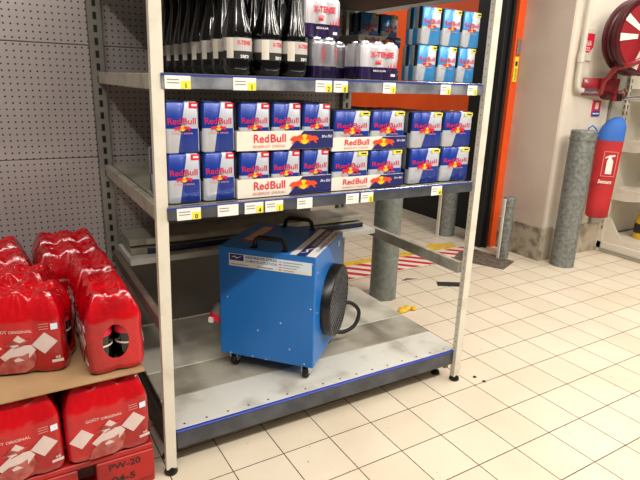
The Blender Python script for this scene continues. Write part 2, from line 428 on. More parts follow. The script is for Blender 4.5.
# side rails
def side_rail(x, zt, h, m_, t=.012):
    b = MB().box(x-t, x+t, .046, D-.022, zt-h, zt, m_, .002)
    y = .1
    while y < .9:
        b.lathe([(.004, 0), (.003, .001)], 'greyink', (x, y, zt), 8); y += .12
    return b.build('side_rail', rack)
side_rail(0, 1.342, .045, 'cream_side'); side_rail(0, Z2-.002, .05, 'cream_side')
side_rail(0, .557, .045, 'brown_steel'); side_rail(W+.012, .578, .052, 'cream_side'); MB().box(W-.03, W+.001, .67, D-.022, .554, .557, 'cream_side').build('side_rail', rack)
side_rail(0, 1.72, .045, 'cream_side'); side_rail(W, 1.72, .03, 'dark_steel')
MB().box(.014, W-.014, .03, D-.03, 1.69, 1.718, 'dark_steel', .002).build('shelf', rack)
MB().box(W-.03, W-.016, .05, D-.02, 1.315, 1.345, 'dark_steel').build('side_rail', rack)
MB().box(W-.03, W-.016, .05, D-.02, .92, .95, 'dark_steel').build('side_rail', rack)

def price_label(parent, x, y, z, w=.075, txt='1', yel=True, h=.037):
    b = MB().box(x, x+w, y-.0016, y, z, z+h, 'white')
    for k in range(2): b.box(x+.006, x+w*.55, y-.002, y-.0016, z+h*(.42+.24*k), z+h*(.5+.24*k), 'greyink')
    if yel:
        b.box(x+w*.62, x+w, y-.002, y-.0016, z+.001, z+h*.62, 'yellow')
        b.text(txt, .02, 'ink', lambda a, c, d: (x+w*.81+a, y-.0024, z+.003+d), .02)
    b.build('price_label', parent)

def shelf(zt, lit, labels):
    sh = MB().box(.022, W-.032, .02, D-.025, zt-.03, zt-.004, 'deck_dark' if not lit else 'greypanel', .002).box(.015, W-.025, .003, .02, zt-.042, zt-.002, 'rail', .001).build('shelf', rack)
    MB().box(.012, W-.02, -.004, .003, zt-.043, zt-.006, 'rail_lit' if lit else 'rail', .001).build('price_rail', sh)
    MB().box(.012, W-.02, -.005, .012, zt-.004, zt+.0, 'silver', .001).box(.012, W-.02, -.0055, .0, zt-.0075, zt-.004, 'blue_lip').build('shelf_lip', sh)
    for l in labels: price_label(sh, l[0], -.0045, zt-.044, l[1], l[2], l[3])
    return sh
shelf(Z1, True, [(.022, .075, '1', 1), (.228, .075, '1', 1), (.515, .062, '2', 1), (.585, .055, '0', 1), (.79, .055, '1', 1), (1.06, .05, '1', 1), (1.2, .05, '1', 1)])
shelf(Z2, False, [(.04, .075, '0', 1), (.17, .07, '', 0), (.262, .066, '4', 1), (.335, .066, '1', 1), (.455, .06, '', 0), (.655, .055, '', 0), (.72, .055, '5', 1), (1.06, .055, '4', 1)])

# neighbouring bay of pegboard
bay = root('pegboard_gondola', 'grey pegboard back panels of the bay behind the red bottle packs', 'pegboard', (-.6, D, 0))
for z0, z1 in ((.03, .53), (.533, .982), (.985, 1.447), (1.45, 2.05)):
    MB().box(-.71, .565, .004, .016, z0, z1, 'peg', .002).build('back_panel', bay)
b = MB().box(-.77, -.715, -.02, .02, 0, 2.1, 'greypanel').build('rear_upright', bay)

# loose boards stored under the middle shelf
def board(name, x0, x1, y0, y1, z0, z1, m_, lab, front=None):
    r = root(name, lab, 'shelf board', ((x0+x1)/2, (y0+y1)/2, z0), 0)
    cx, cy = (x0+x1)/2, (y0+y1)/2
    MB().box(x0-cx, x1-cx, y0-cy, y1-cy, 0, z1-z0, m_, .002).build('panel', r)
    if front: MB().box(x0-cx+.07, x1-cx, y0-cy-.008, y0-cy-.0005, .002, z1-z0-.002, front, .001).build('front_rail', r)
    return r
board('loose_shelf_board', .016, 1.288, .655, .915, .5575, .585, 'deck', 'widest dirty white shelf board lying lowest on the side rails behind the heater')
board('loose_shelf_board', .03, 1.24, .71, .91, .586, .614, 'deck_dark', 'shelf board with dark blue front rail, middle of the three stored boards', 'navy_dull')
board('loose_shelf_board', .03, 1.25, .725, .905, .6225, .652, 'deck_dark', 'grey chipped shelf board, topmost of the three stored boards', 'cream_side')
# ================================================================ drinks
def outline(w, d, lx, ly, amp, rc, n=10):
    """closed outline (counter-clockwise from front-left) of a wrapped block of cans with uv u per side"""
    pts = []
    def side(L, lobes, fn):
        N = lobes*n
        for i in range(N):
            t = i/N; s_ = abs(math.sin(PI*lobes*t))
            e = min(t, 1-t)*L
            ins = 0
            if e < rc: ins = rc-math.sqrt(max(0, rc*rc-(rc-e)**2))
            off = amp*(1-s_**.7) if e >= rc else 0
            pts.append((fn(t, max(ins, off)), t))
    side(w, lx, lambda t, o: (-w/2+t*w, -d/2+o))
    side(d, ly, lambda t, o: (w/2-o, -d/2+t*d))
    side(w, lx, lambda t, o: (w/2-t*w, d/2-o))
    side(d, ly, lambda t, o: (-w/2+o, d/2-t*d))
    return pts

def wrap(w, d, h, lx, ly, amp, m_, rc=.012, topm='silver', top_in=.006, levels=None):
    b = MB(); O = outline(w, d, lx, ly, amp, rc); n = len(O)
    lv = levels or [(0, .004), (.004, 0), (h-.006, 0), (h, top_in)]
    P = []
    for z, i in lv:
        for (x, y), t in O:
            P.append((x*(1-2*i/w), y*(1-2*i/d), z))
    F = []; U = []
    for r in range(len(lv)-1):
        for k in range(n):
            k2 = (k+1) % n; u0 = O[k][1]; u1 = O[k2][1]
            if u1 < u0: u1 = 1
            if abs(O[k][0][0]) > w/2-.003 and abs(O[k2][0][0]) > w/2-.003 and abs(O[k][0][1]-O[k2][0][1]) > abs(O[k][0][0]-O[k2][0][0]): u0 += 2; u1 += 2
            F.append([r*n+k, r*n+k2, (r+1)*n+k2, (r+1)*n+k])
            v0, v1 = lv[r][0]/h, lv[r+1][0]/h
            U.append([(u0, v0), (u1, v0), (u1, v1), (u0, v1)])
    b.add(P, F, m_, U)
    b.add(P, [[(len(lv)-1)*n+k for k in range(n)]], topm); b.add(P, [list(range(n))[::-1]], topm)
    return b

BULL = [(-.02, .05), (.05, .14), (.15, .2), (.28, .24), (.40, .22), (.52, .26), (.62, .30), (.70, .27), (.74, .34), (.78, .24), (.84, .14), (.88, .02), (.82, -.02),
        (.74, .04), (.68, .0), (.66, -.12), (.74, -.2), (.66, -.22), (.58, -.1), (.46, -.04), (.34, -.06), (.26, -.16), (.14, -.22), (.06, -.2), (.14, -.14), (.18, -.04), (.08, -.02), (.0, .0)]
def emblem(b, cx, cz, s, T, bull='rb_red', d=.0006):
    """golden disc with two facing bulls, s = half width"""
    disc = [(cx+.30*s*math.cos(2*PI*k/20), cz+.04*s+.30*s*math.sin(2*PI*k/20)) for k in range(20)]
    b.prism(disc, d*.6, 'rb_yel', T)
    for sg in (1, -1):
        b.prism([(cx+sg*(.96*s-x*s), cz+z*s) for x, z in BULL], d, bull, T)

def rb_pack(w, d, h, lx, ly, m_, flash, lines=True):
    def fn():
        r = root('can_multipack', '', 'can multipack')
        wrap(w, d, h, lx, ly, .004, m_).build('printed_wrap', r, 50)
        y = -d/2-.0006
        T = lambda a, c, e: (a, y+c, e)
        b = MB()
        b.text('Red', h*.175, 'crimson', lambda a, c, e: (a-w*.225, y, h*.565+e), .012, wfit=w*.36)
        b.text('Bull', h*.175, 'crimson', lambda a, c, e: (a+w*.2, y, h*.565+e), .012, wfit=w*.38)
        b.text('ENERGY DRINK', h*.05, 'palepink', lambda a, c, e: (a, y, h*.37+e), .005, wfit=w*.6)
        emblem(b, .0, h*.475, w*.25, T)
        b.build('logo', r)
        b = MB().box(w*.2, w*.5-.006, y-.0008, y, h*.875, h*.985, flash)
        b.box(w*.27, w*.42, y-.0012, y-.0008, h*.91, h*.95, 'white' if flash == 'rb_red' else 'navy').build('price_flash', r)
        b = MB()
        for i in range(lx):
            for j in range(ly):
                cx, cy = -w/2+(i+.5)*w/lx, -d/2+(j+.5)*d/ly; q = min(w/lx, d/ly)/2
                b.lathe([(q*.86, 0), (q*.86, .0015), (q*.78, .0015), (q*.74, .0006)], 'silver', (cx, cy, h), 16)
        b.build('can_lids', r, True)
        return r
    return fn
P4 = Proto(rb_pack(.108, .11, .1535, 2, 2, 'rb', 'rb_red'))
P6 = Proto(rb_pack(.158, .108, .1372, 3, 2, 'rb', 'yellow'))
PT = Proto(rb_pack(.112, .11, .1485, 2, 2, 'rb', 'rb_red'))
SF = Proto(rb_pack(.094, .1, .131, 2, 2, 'sf', 'yellow'))
zs = Z2+.001
g4 = 'blue and silver four packs at the left of the middle shelf'
for (x, c) in ((.078, 'leftmost'), (.192, 'second from left')):
    for k, lv in ((0, 'lower'), (1, 'upper')):
        P4.put((x, .085, zs+k*.1555), f'{c} {lv} blue and silver can pack standing outside the trays, middle shelf', g4)
for (x, k) in ((.078, 0),):
    P4.put((x, .205, zs+k*.1555), ('lower' if k == 0 else 'upper')+' blue can pack in second row behind the leftmost stack on middle shelf', g4)

def tray(w, d, lip, nav):
    def fn():
        r = root('cardboard_tray', '', 'cardboard tray')
        t = .0025
        b = MB().box(-w/2, w/2, -d/2, d/2, 0, t, 'tray').box(-w/2, w/2, -d/2, -d/2+t, t, lip, 'tray').box(-w/2, w/2, d/2-t, d/2, t, lip, 'tray')
        b.box(-w/2, -w/2+t, -d/2+t, d/2-t, t, lip, 'tray').box(w/2-t, w/2, -d/2+t, d/2-t, t, lip, 'navy')
        b.build('box', r)
        y = -d/2-.0004; T = lambda a, c, e: (a, y+c, e)
        MB().prism([(w*.0+nav*w, .001), (w/2-.001, .001), (w/2-.001, lip-.001), (w*.15+nav*w, lip-.001)], .0006, 'navy', T).build('navy_print', r)
        y2 = y-.0012; T2 = lambda a, c, e: (a, y2+c, e)
        b = MB(); b.text('Red', lip*.6, 'rb_red', lambda a, c, e: (a-w*.265, y2, lip*.42+e), .014, wfit=w*.15)
        b.text('Bull', lip*.6, 'rb_red', lambda a, c, e: (a-w*.095, y2, lip*.42+e), .014, wfit=w*.155)
        b.text('ENERGY DRINK', lip*.19, 'palepink', lambda a, c, e: (a-w*.18, y2, lip*.14+e), .01, wfit=w*.33)
        b.text('24 x 25cl', lip*.2, 'white', lambda a, c, e: (a+w*.425, y2, lip*.6+e), .02, wfit=w*.12, shear=.3)
        emblem(b, w*.17+nav*w*.5, lip*.5, w*.155, T2, 'orange_red', .0008)
        b.build('logo', r)
        return r
    return fn
TA = Proto(tray(.360, .235, .062, .02)); TB = Proto(tray(.330, .225, .048, .02))
for k, lv in ((0, 'lower'), (1, 'upper')):
    z = zs+k*.1555
    TA.put((.431, .145, z), f'{lv} of the two longer white trays left of centre, three packs inside', 'white printed trays on the middle shelf')
    for i, c in enumerate(('left', 'middle', 'right')):
        PT.put((.431-.1155+i*.1155, .088, z+.003), f'{c} of the three blue can packs in the {lv} longer white tray', 'blue can packs in the longer trays')
    if k == 1:
        for i, c in enumerate(('left', 'middle', 'right')):
            PT.put((.431-.1155+i*.1155, .203, z+.003), f'{c} blue can pack in back row of the {lv} longer white tray', 'blue can packs in the longer trays')
    z = zs+k*.1425
    TB.put((.772, .14, z), f'{lv} of the two shorter white trays right of centre, two wide packs inside', 'white printed trays on the middle shelf')
    for i, c in enumerate(('left', 'right')):
        P6.put((.772-.08+i*.16, .084, z+.003), f'{c} of the two wide blue packs in the {lv} shorter white tray', 'wide blue packs in the shorter trays')
    for i, c in enumerate(('left', 'right')):
        P6.put((1.047+i*.163, .086+.004*k, zs+k*.1405), f'{lv} wide blue pack, {c} of the pair standing beside the right post, yellow flash', 'wide blue packs beside the right post')
for k in (0, 1):
    for j in (1, 2):
        P6.put((1.047, .086+.113*j, zs+k*.1405), ('lower' if k == 0 else 'upper')+(' wide blue pack hidden one row' if j == 1 else ' wide blue pack hidden two rows')+' behind the left pack of the right pair', 'wide blue packs beside the right post')

# ---- top shelf
zt = Z1+.002
for k, lv in ((0, 'lower'), (1, 'upper')):
    for i, c in enumerate(('left', 'middle', 'right')):
        SF.put((1.031+i*.1025+.008*k, .1, zt+k*.1335), f'{lv} {c} sky blue can pack at the right end of the top shelf', 'sky blue can packs on the top shelf')

def xt_pack(lx, ly, w, d, h=.126, side=False):
    def fn():
        r = root('slim_can_multipack', '', 'can multipack')
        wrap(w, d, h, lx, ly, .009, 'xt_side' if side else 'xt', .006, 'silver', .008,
             [(0, .005), (.004, 0), (h*.86, 0), (h*.94, .003), (h, .01)]).build('printed_wrap', r, 50)
        y = -d/2-.0008
        b = MB()
        if side:
            for sx in (-.5, .5):
                b.text('X-TENSE', .018, 'rb_red', lambda a, c, e: (sx*w/2+.012+e*1., y+.003, h*.6+a), .02, wfit=h*.4)
        else:
            b.text('X-TENSE', h*.2, 'rb_red', lambda a, c, e: (a+w*.05, y, h*.62+e), .035, wfit=w*.62)
            b.box(-w*.12, w*.02, y-.0004, y, h*.42, h*.48, 'rb_red').box(-w*.1, w*.04, y-.0004, y, h*.50, h*.55, 'palepink')
            for i, q in enumerate((.22, .3, .38, .46)): b.prism([(w*(q-.02), h*.33), (w*(q+.02), h*.33), (w*(q+.004), h*(.42+.05*i))], .0004, 'rb_red', lambda a, c, e: (a, y+c, e))
            b.text('REGULAR', h*.07, 'white', lambda a, c, e: (a, y, h*.22+e), .02, wfit=w*.34)
            b.box(w*.3, w*.42, y-.0006, y, h*.1, h*.17, 'white')
        b.build('logo', r)
        b = MB()
        for i in range(lx):
            for j in range(ly):
                cx, cy = -w/2+(i+.5)*w/lx, -d/2+(j+.5)*d/ly; q = min(w/lx, d/ly)/2
                b.lathe([(q*.86, -.002), (q*.8, .004), (q*.72, .004), (q*.7, .001)], 'silver', (cx, cy, h), 16)
        b.build('can_lids', r, True)
        return r
    return fn
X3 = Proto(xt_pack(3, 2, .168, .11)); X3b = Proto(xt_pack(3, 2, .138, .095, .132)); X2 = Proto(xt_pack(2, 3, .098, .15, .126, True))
gx = 'white and purple slim can packs on the top shelf'
X2.put((.583, .13, zt), 'narrow silver and purple slim can pack seen end on beside the front black bottles', gx)
X3b.put((.583, .125, zt+.128), 'white and purple slim can pack stacked on the narrow pack beside the bottles', gx)
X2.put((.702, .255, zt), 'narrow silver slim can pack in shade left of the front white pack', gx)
X3.put((.818, .115, zt), 'white and purple slim can pack standing alone in front at middle of top shelf', gx)
SFd = []
TC = Proto(tray(.225, .2, .045, .02))
TC.put((1.06, .50, zt), 'lower dark tray at the back of the top shelf behind the white slim can pack', 'trays at the back of the top shelf')
for i, c in enumerate(('left', 'right')):
    SF.put((1.06-.052+i*.104, .455, zt+.003), f'{c} sky blue pack in lower back tray of the top shelf', 'sky blue packs at the back of the top shelf')
TC.put((1.06, .50, zt+.137), 'upper tray at the back of the top shelf, behind and above the slim cans', 'trays at the back of the top shelf')
for i, c in enumerate(('left', 'right')):
    SF.put((1.06-.052+i*.104, .455, zt+.14), f'{c} sky blue pack in upper back tray of the top shelf', 'sky blue packs at the back of the top shelf')

def xt_bottle():
    r = root('cola_bottle', '', 'bottle')
    b = MB().lathe([(.030, 0), (.040, .006), (.0455, .02), (.0455, .044), (.0445, .048)], 'bottle', n=30, rib=.03, nr=5)
    b.lathe([(.0445, .109), (.046, .113), (.0445, .125), (.039, .148), (.031, .178), (.0235, .21), (.018, .245), (.0145, .275), (.014, .3)], 'bottle', n=40, rib=.05, nr=10)
    b.lathe([(.0443, .044), (.0443, .119)], 'bottle', n=30, caps=False)
    b.build('bottle_body', r, 60)
    b = MB(); R = .0452; n = 40
    for z0, z1, m_ in ((.046, .07, 'ink'), (.07, .108, 'label')):
        P = [(R*math.cos(2*PI*k/n), R*math.sin(2*PI*k/n), z) for z in (z0, z1) for k in range(n)]
        b.add(P, [[k, (k+1) % n, n+(k+1) % n, n+k] for k in range(n)], m_)
    def bend(r_, dx, dz):
        return lambda a, c, e: (r_*math.sin((a+dx)/r_), -r_*math.cos((a+dx)/r_), dz+e)
    b.text('X-TENSE', .017, 'rb_red', bend(R+.0004, .012, .088), .035, wfit=.05)
    b.text('zero', .018, 'white', bend(R+.0004, .012, .05), .02, wfit=.03)
    # pale panel to the left of the name
    q = bend(R+.0003, 0, 0); P = []
    for k in range(7): P += [q(-.048+k*.004, 0, .048), q(-.048+k*.004, 0, .107)]
    b.add(P, [[2*k, 2*k+2, 2*k+3, 2*k+1] for k in range(6)], 'tray')
    b.build('label_sleeve', r, 60)
    MB().lathe([(.0155, .296), (.0155, .318), (.013, .32)], 'black', n=24).build('cap', r, 60)
    return r
BT = Proto(xt_bottle)
gb = 'black cola bottles on the top shelf'
BT.put((.275, .075, zt), 'front black bottle with white label, left of the three front bottles on top shelf', gb, -.12)
BT.put((.379, .075, zt), 'front black bottle with white label, middle of the three front bottles', gb, .2)
BT.put((.474, .075, zt), 'front black bottle, right of the three, touching the silver slim cans', gb, .12)
for (x, k) in ((.275, 7), (.379, 3), (.474, 3)):
    for i in range(k):
        BT.put((x-.002*i, .181+i*.105, zt), 'black bottle with white label standing in the rows behind the front ones', gb, -.35 if x < .3 else .0)
BT.put((.70, .39, zt), 'lone dark bottle behind the shaded slim cans, with long light streak', gb, .3)
BT.put((.60, .36, zt), 'dark bottle behind the stacked white slim cans', gb, .3)

# ================================================================ red bottle packs
PW, PD = .252, .168; BR = .042
CENT = [(-PW/2+BR+i*2*BR, -PD/2+BR+j*2*BR) for i in range(3) for j in range(2)]
def topz(x, y):
    d = min(math.hypot(x-a, y-c) for a, c in CENT)
    e = min(PW/2-abs(x), PD/2-abs(y))
    t = max(0, min(1, d/.06)); h = .26-.017*t*t*(3-2*t)+(.009 if d < .0165 else 0)
    a, c = min(CENT, key=lambda q: math.hypot(x-q[0], y-q[1]))
    th = math.atan2(y-c, x-a)
    fl = .0038*math.cos(10*th)*max(0, min(1, (d-.012)/.02))
    edge = .178+.084*(1-(1-max(0, min(1, e/.04)))**1.5)
    w = noise.noise(Vector((x*38, y*38, 3.1)))*.006
    return min(h+fl+w*(1 if d > .02 else .2), edge+fl*.6)
def coke_pack():
    r = root('bottle_multipack', '', 'bottle pack')
    b = MB(); n1 = 16
    O = outline(PW, PD, 3, 2, .0035, .026, n1); n = len(O)
    lv = [(.012, .018), (.004, .006), (.012, 0), (.03, -.001)] + [(.03+.148*i/14, 0) for i in range(1, 15)]
    P = []
    for li, (z, ins) in enumerate(lv):
        for (x, y), t in O:
            zz = z
            if li < 4:
                # scalloped lower edge between bottle feet
                dm = min(math.hypot(x-a, y-c) for a, c in CENT)
                zz = z+max(0, dm-.045)*.45*(4-li)/4
            wx = noise.noise(Vector((x*20, y*20, z*14)))*.0022
            f = (1-2*(ins-wx)/PD)
            P.append((x*(1-2*(ins-wx)/PW), y*f, zz))
    F = []
    L = len(lv)
    for q in range(L-1):
        for k in range(n): F.append([q*n+k, q*n+(k+1) % n, (q+1)*n+(k+1) % n, (q+1)*n+k])
    RN = 20
    for j in range(1, RN+1):
        s_ = 1-j/(RN+.5)
        # shrink both axes so the rings converge on the long axis
        for (x, y), t in O:
            xs = math.copysign(max(0, abs(x)-(1-s_)*PD/2*.98*min(1, abs(x)/(PW/2-PD/2+1e-6))), x); ys = y*s_
            P.append((xs, ys, topz(xs, ys)))
    for q in range(RN):
        a = (L-1+q)*n; c = (L+q)*n
        for k in range(n): F.append([a+k, a+(k+1) % n, c+(k+1) % n, c+k])
    F.append([(L-1+RN)*n+k for k in range(n)])
    # hand hole in each end
    hc, hy, hz = .105, .039, .056
    keep = []; used = set()
    for f in F:
        c = [sum(P[i][a] for i in f)/len(f) for a in range(3)]
        if abs(c[0]) > PW/2-.012 and (c[1]/hy)**2+((c[2]-hc)/hz)**2 < 1: used.update(f); continue
        keep.append(f)
    kept = set(i for f in keep for i in f)
    for i in used & kept:
        x, y, z = P[i]; q = math.sqrt((y/hy)**2+((z-hc)/hz)**2) or 1
        P[i] = (x, y/q, hc+(z-hc)/q)
    b.add(P, keep, 'red'); wr = b.build('shrink_wrap', r, 75)
    # print on both long faces
    for sg in (1, -1):
        y0 = -PD/2-.0015
        def T(a, c, e, sg=sg):
            a *= 1.2; e = .1+(e-.1)*1.15
            a = max(-.123, min(.123, a))
            lob = .0035*(1-abs(math.sin(PI*3*(a/PW+.5)))**.7)
            return (sg*a, sg*(y0+lob+c-.0006), e)
        d = MB()
        for cx, cz, s_, s2 in ((-.068, .092, .03, .03), (.0, .108, .022, .022), (.062, .104, .031, .031)):
            d.prism([(cx-s_, cz-.004), (cx+.002, cz+s2), (cx+s_, cz+.003), (cx-.002, cz-s2)], .0006, 'decal', T)
        d.prism([(-.045, .07), (-.01, .1), (.03, .1), (.04, .085), (.02, .06), (.0, .055), (-.03, .05)], .0009, 'decal', T)
        d.prism([(-.055, .02), (-.045, .05), (-.02, .068), (.01, .072), (.035, .085), (.04, .06), (.03, .035), (.01, .022)], .0014, 'decal2', T)
        d.prism([(-.03, .1), (-.012, .118), (.005, .108), (.03, .118), (.012, .1), (-.01, .092)], .0012, 'decal2', T)
        d.text('GOÛT ORIGINAL', .011, 'decal', lambda a, c, e, T=T: T(a-.01, -.0004, .136+e), .015, wfit=.09)
        d.prism([(.075, .045), (.104, .048), (.104, .056), (.075, .053)], .0006, 'decal', T)
        d.text('x6', .012, 'decal', lambda a, c, e, T=T: T(a+.09, -.0004, .058+e), .03)
        for k in range(3): d.prism([(.052, .142+k*.007), (.075, .144+k*.007), (.075, .146+k*.007), (.052, .144+k*.007)], .0004, 'palepink', T)
        d.prism([(.08, .141), (.096, .143), (.096, .16), (.08, .158)], .0006, 'sticker', T)
        d.build('print', wr)
    for (a, c) in CENT:
        q = MB().lathe([(.026, .006), (.037, .012), (.0385, .12), (.0385, .15), (.03, .18), (.018, .205), (.013, .218)], 'bottle', (a, c, 0), 16)
        q.lathe([(.0388, .125), (.0388, .15)], 'rb_red', (a, c, 0), 16, caps=False).lathe([(.0388, .09), (.0388, .096)], 'decal', (a, c, 0), 16, caps=False)
        o = q.build('bottle', r, 50)
        MB().lathe([(.0145, .216), (.0145, .23), (.012, .232)], 'rb_red', (a, c, 0), 16).build('cap', o, 50)
    return r
CK = Proto(coke_pack)
BZ = .155
gl = 'red shrink wrapped bottle packs'
CK.put((-.207, .075, BZ), 'lower red bottle pack resting on the red pallet, at its right front corner', gl)
CK.put((-.466, .075, BZ), 'lower red bottle pack on the pallet, cut by the left edge of the photo', gl)
CK.put((-.207, .25, BZ), 'red bottle pack of the lower layer, second row behind the right front one', gl)
CK.put((-.207, .425, BZ), 'red bottle pack of the lower layer, third row at the right', gl)
CK.put((-.466, .25, BZ), 'red bottle pack of the lower layer, second row at the left', gl)
CK.put((-.466, .6, BZ), 'red bottle pack of the lower layer, far row at the left', gl)
CK.put((-.207, .75, BZ), 'red bottle pack of the lower layer, farthest at the right', gl)
UZ = BZ+.272+.012
CK.put((-.163, .133, UZ), 'upper red pack with its hand hole facing forward, front right on the brown board', gl, -PI/2)
CK.put((-.163, .389, UZ), 'upper red pack turned end on, directly behind the one with the front hand hole', gl, -PI/2)
CK.put((-.218, .606, UZ), 'upper red pack set crosswise, nearer of the two rear right packs', gl)
CK.put((-.215, .78, UZ), 'upper red pack farthest right at the back, touching the pegboard corner', gl)
CK.put((-.399, .199, UZ), 'upper red pack front left on the brown board, turned slightly, large print forward', gl, -.31)
CK.put((-.415, .388, UZ), 'upper red pack directly behind the turned front left one', gl, -.31)
CK.put((-.474, .592, UZ), 'upper red pack third from the front in the left column', gl)
CK.put((-.49, .768, UZ), 'upper red pack last of the left column, nearest the pegboard', gl)
tag(MB().box(-.68, -.086, -.012, .87, UZ-.009, UZ-.001, 'wood', .001).build('layer_board'), 'brown flat board between the two layers of red bottle packs', 'board')
pal = root('pallet', 'red painted wooden pallet marked PW-20 under the red bottle packs', 'pallet', (-.37, .4, 0))
b = MB()
for k in range(6): MB().box(-.31, .296, -.4+k*.142, -.4+k*.142+.1, .132, .152, 'pallet', .003).build('deck_board', pal)
for x0, x1 in ((.115, .296), (-.09, .06), (-.31, -.17)):
    MB().box(x0, x1, -.402, -.3, .022, .13, 'pallet', .003).build('block', pal); MB().box(x0, x1, .2, .36, .022, .13, 'pallet', .003).build('block', pal)
MB().box(-.31, .296, -.398, -.3, .0, .02, 'pallet', .003).build('bottom_board', pal)
MB().box(-.31, .296, .25, .35, .0, .02, 'pallet', .003).build('bottom_board', pal)
b = MB(); b.text('PW-20', .033, 'ink', lambda a, c, e: (.202+a, -.4035, .093+e), .02, wfit=.1)
b.build('stencil', pal); b = MB()
b.text('04-5', .033, 'ink', lambda a, c, e: (.195+a, -.4035, .042+e), .02, wfit=.075)
b.build('stencil', pal)

# ================================================================ heater
ht = root('electric_heater', 'blue box shaped electric heater with two black handles on the lower deck', 'heater', (.3146, .3731, Z0), -.82577)
hw, hd, h0, h1 = .4015, .403, .065, .541
b = MB().box(-.011, hw, 0, hd, h0, h1, 'hblue', .004); b.build('casing', ht)
for i, (x, z) in enumerate(((.161, .196), (.037, .072), (.138, .074), (.197, .07), (.364, .08), (.385, .325), (.387, .512), (.025, .325), (.30, .135), (.26, .245))):
    MB().lathe([(.0038, 0), (.003, -.002)], 'screw', (x, -.0003, z), 8, 'y').build('screw', ht)
for y, z in ((.03, .47), (.03, .3), (.38, .5), (.03, .08), (.38, .1)):
    MB().lathe([(.0038, 0), (.003, .002)], 'screw', (hw+.0003, y, z), 8, 'x').build('screw', ht)
MB().box(hw, hw+.001, .33, .345, .49, .515, 'white').build('small_sticker', ht)
# front sticker
DZ = .0125
b = MB().box(.036, .385, -.0012, 0, .452, .503, 'sticker')
b.box(.04, .1, -.0016, -.0012, .475, .501, 'sticker_navy'); b.prism([(.046, .486), (.06, .49), (.07, .483), (.094, .496), (.07, .488), (.06, .495)], .0004, 'white', lambda a, c, e: (a, c-.0016, e))
b.text('ANDREWS SYKES', .016, 'sticker_navy', lambda a, c, e: (.175+a, -.0017, .489+e), .02, wfit=.135)
b.text('CLIMATE LOCATION', .014, 'sticker_navy', lambda a, c, e: (.175+a, -.0017, .474+e), .01, wfit=.135)
b.box(.036, .385, -.0015, -.0012, .453, .466, 'white')
for k, mm in enumerate(('rb_red', 'ink', 'rb_red', 'ink')): b.box(.25, .262, -.002, -.0015, .491-k*.011, .494-k*.011, mm).box(.268, .268+.08-.012*k, -.002, -.0015, .491-k*.011, .4935-k*.011, 'greyink')
b.box(.045, .12, -.002, -.0015, .458, .461, 'greyink'); b.box(.16, .225, -.002, -.0015, .458, .462, 'greyink')
b.build('front_sticker', ht, loc=(0, 0, DZ))
b = MB().box(.295, .322, .0, hd-.004, h1, h1+.001, 'white').box(.322, .362, .0, hd-.004, h1, h1+.0011, 'sticker_navy').box(.362, .4, .0, hd-.004, h1, h1+.001, 'white')
b.text('ANDREWS SYKES', .028, 'white', lambda a, c, e: (.333+.016-e*.9+.006, .25+a, h1+.0015), .02, wfit=.24)
b.text('CLIMATE LOCATION', .02, 'sticker_navy', lambda a, c, e: (.39-e*.9, .22+a, h1+.0015), .02, wfit=.3)
b.prism([(.328, .03), (.345, .05), (.336, .075), (.358, .11), (.345, .08), (.352, .05)], .0004, 'white', lambda x, y, z: (x, z, h1+.0015-y))
b.build('top_sticker', ht)
b = MB().box(.045, .095, .1, .35, h1, h1+.001, 'orange_red').box(.05, .09, .12, .33, h1+.001, h1+.0013, 'white')
for k in range(3): b.box(.055+k*.012, .06+k*.012, .13, .32, h1+.0013, h1+.0016, 'orange_red')
b.build('warning_sticker', ht)
for y0 in (.03, .375):
    x0, x1 = (.132, .268)
    hh = MB().tube([(x0, y0, h1), (x0+.008, y0, h1+.034), (x0+.022, y0, h1+.044), (x1-.022, y0, h1+.044), (x1-.008, y0, h1+.034), (x1, y0, h1)], .0095, 'black', 10)
    hh.box(x0-.014, x0+.014, y0-.014, y0+.014, h1, h1+.006, 'black', .002).box(x1-.014, x1+.014, y0-.014, y0+.014, h1, h1+.006, 'black', .002)
    hh.build('handle', ht, 50)
for (x, y) in ((.04, .04), (hw-.04, .04), (hw-.04, hd-.04), (.04, hd-.04)):
    f = MB().box(x-.024, x+.024, y-.022, y+.022, .058, h0, 'screw', .002).prism([(-.02, .058), (.02, .058), (.012, .022), (-.012, .022)], .003, 'screw', lambda a, c, e, x=x, y=y: (x-.016-c, y+a, e)).prism([(-.02, .058), (.02, .058), (.012, .022), (-.012, .022)], .003, 'screw', lambda a, c, e, x=x, y=y: (x+.013-c, y+a, e)).build('caster', ht)
    MB().lathe([(.025, -.011), (.0265, -.008), (.0265, .008), (.025, .011)], 'rubber', (x, y, .0275), 20, 'x').build('wheel', f, 50)
# fan outlet on the right face
fy, fz, fr_ = .228, .283, .156
b = MB(); n = 48
b.lathe([(fr_, 0), (fr_, .038), (fr_-.004, .042), (fr_-.012, .042), (fr_-.012, .005)], 'black', (hw, fy, fz), n, 'x', caps=False)
fo = b.build('fan_outlet', ht, 50)
b = MB().lathe([(fr_-.013, .0), (fr_-.013, .004)], 'gap', (hw, fy, fz), n, 'x').build('fan_back', fo)
g = MB()
for i in range(-9, 10):
    o = i*.0155; L = math.sqrt(max(0, (fr_-.014)**2-o*o))
    c, s_ = math.cos(.75), math.sin(.75)
    g.tube([(hw+.04, fy+o*c-L*s_, fz+o*s_+L*c), (hw+.04, fy+o*c+L*s_, fz+o*s_-L*c)], .003, 'grille', 5)
for q in (.14, .105, .07, .035):
    g.tube([(hw+.036, fy+q*math.cos(2*PI*k/36), fz+q*math.sin(2*PI*k/36)) for k in range(37)], .0024, 'grille', 5)
g.build('fan_grille', fo)
b = MB()
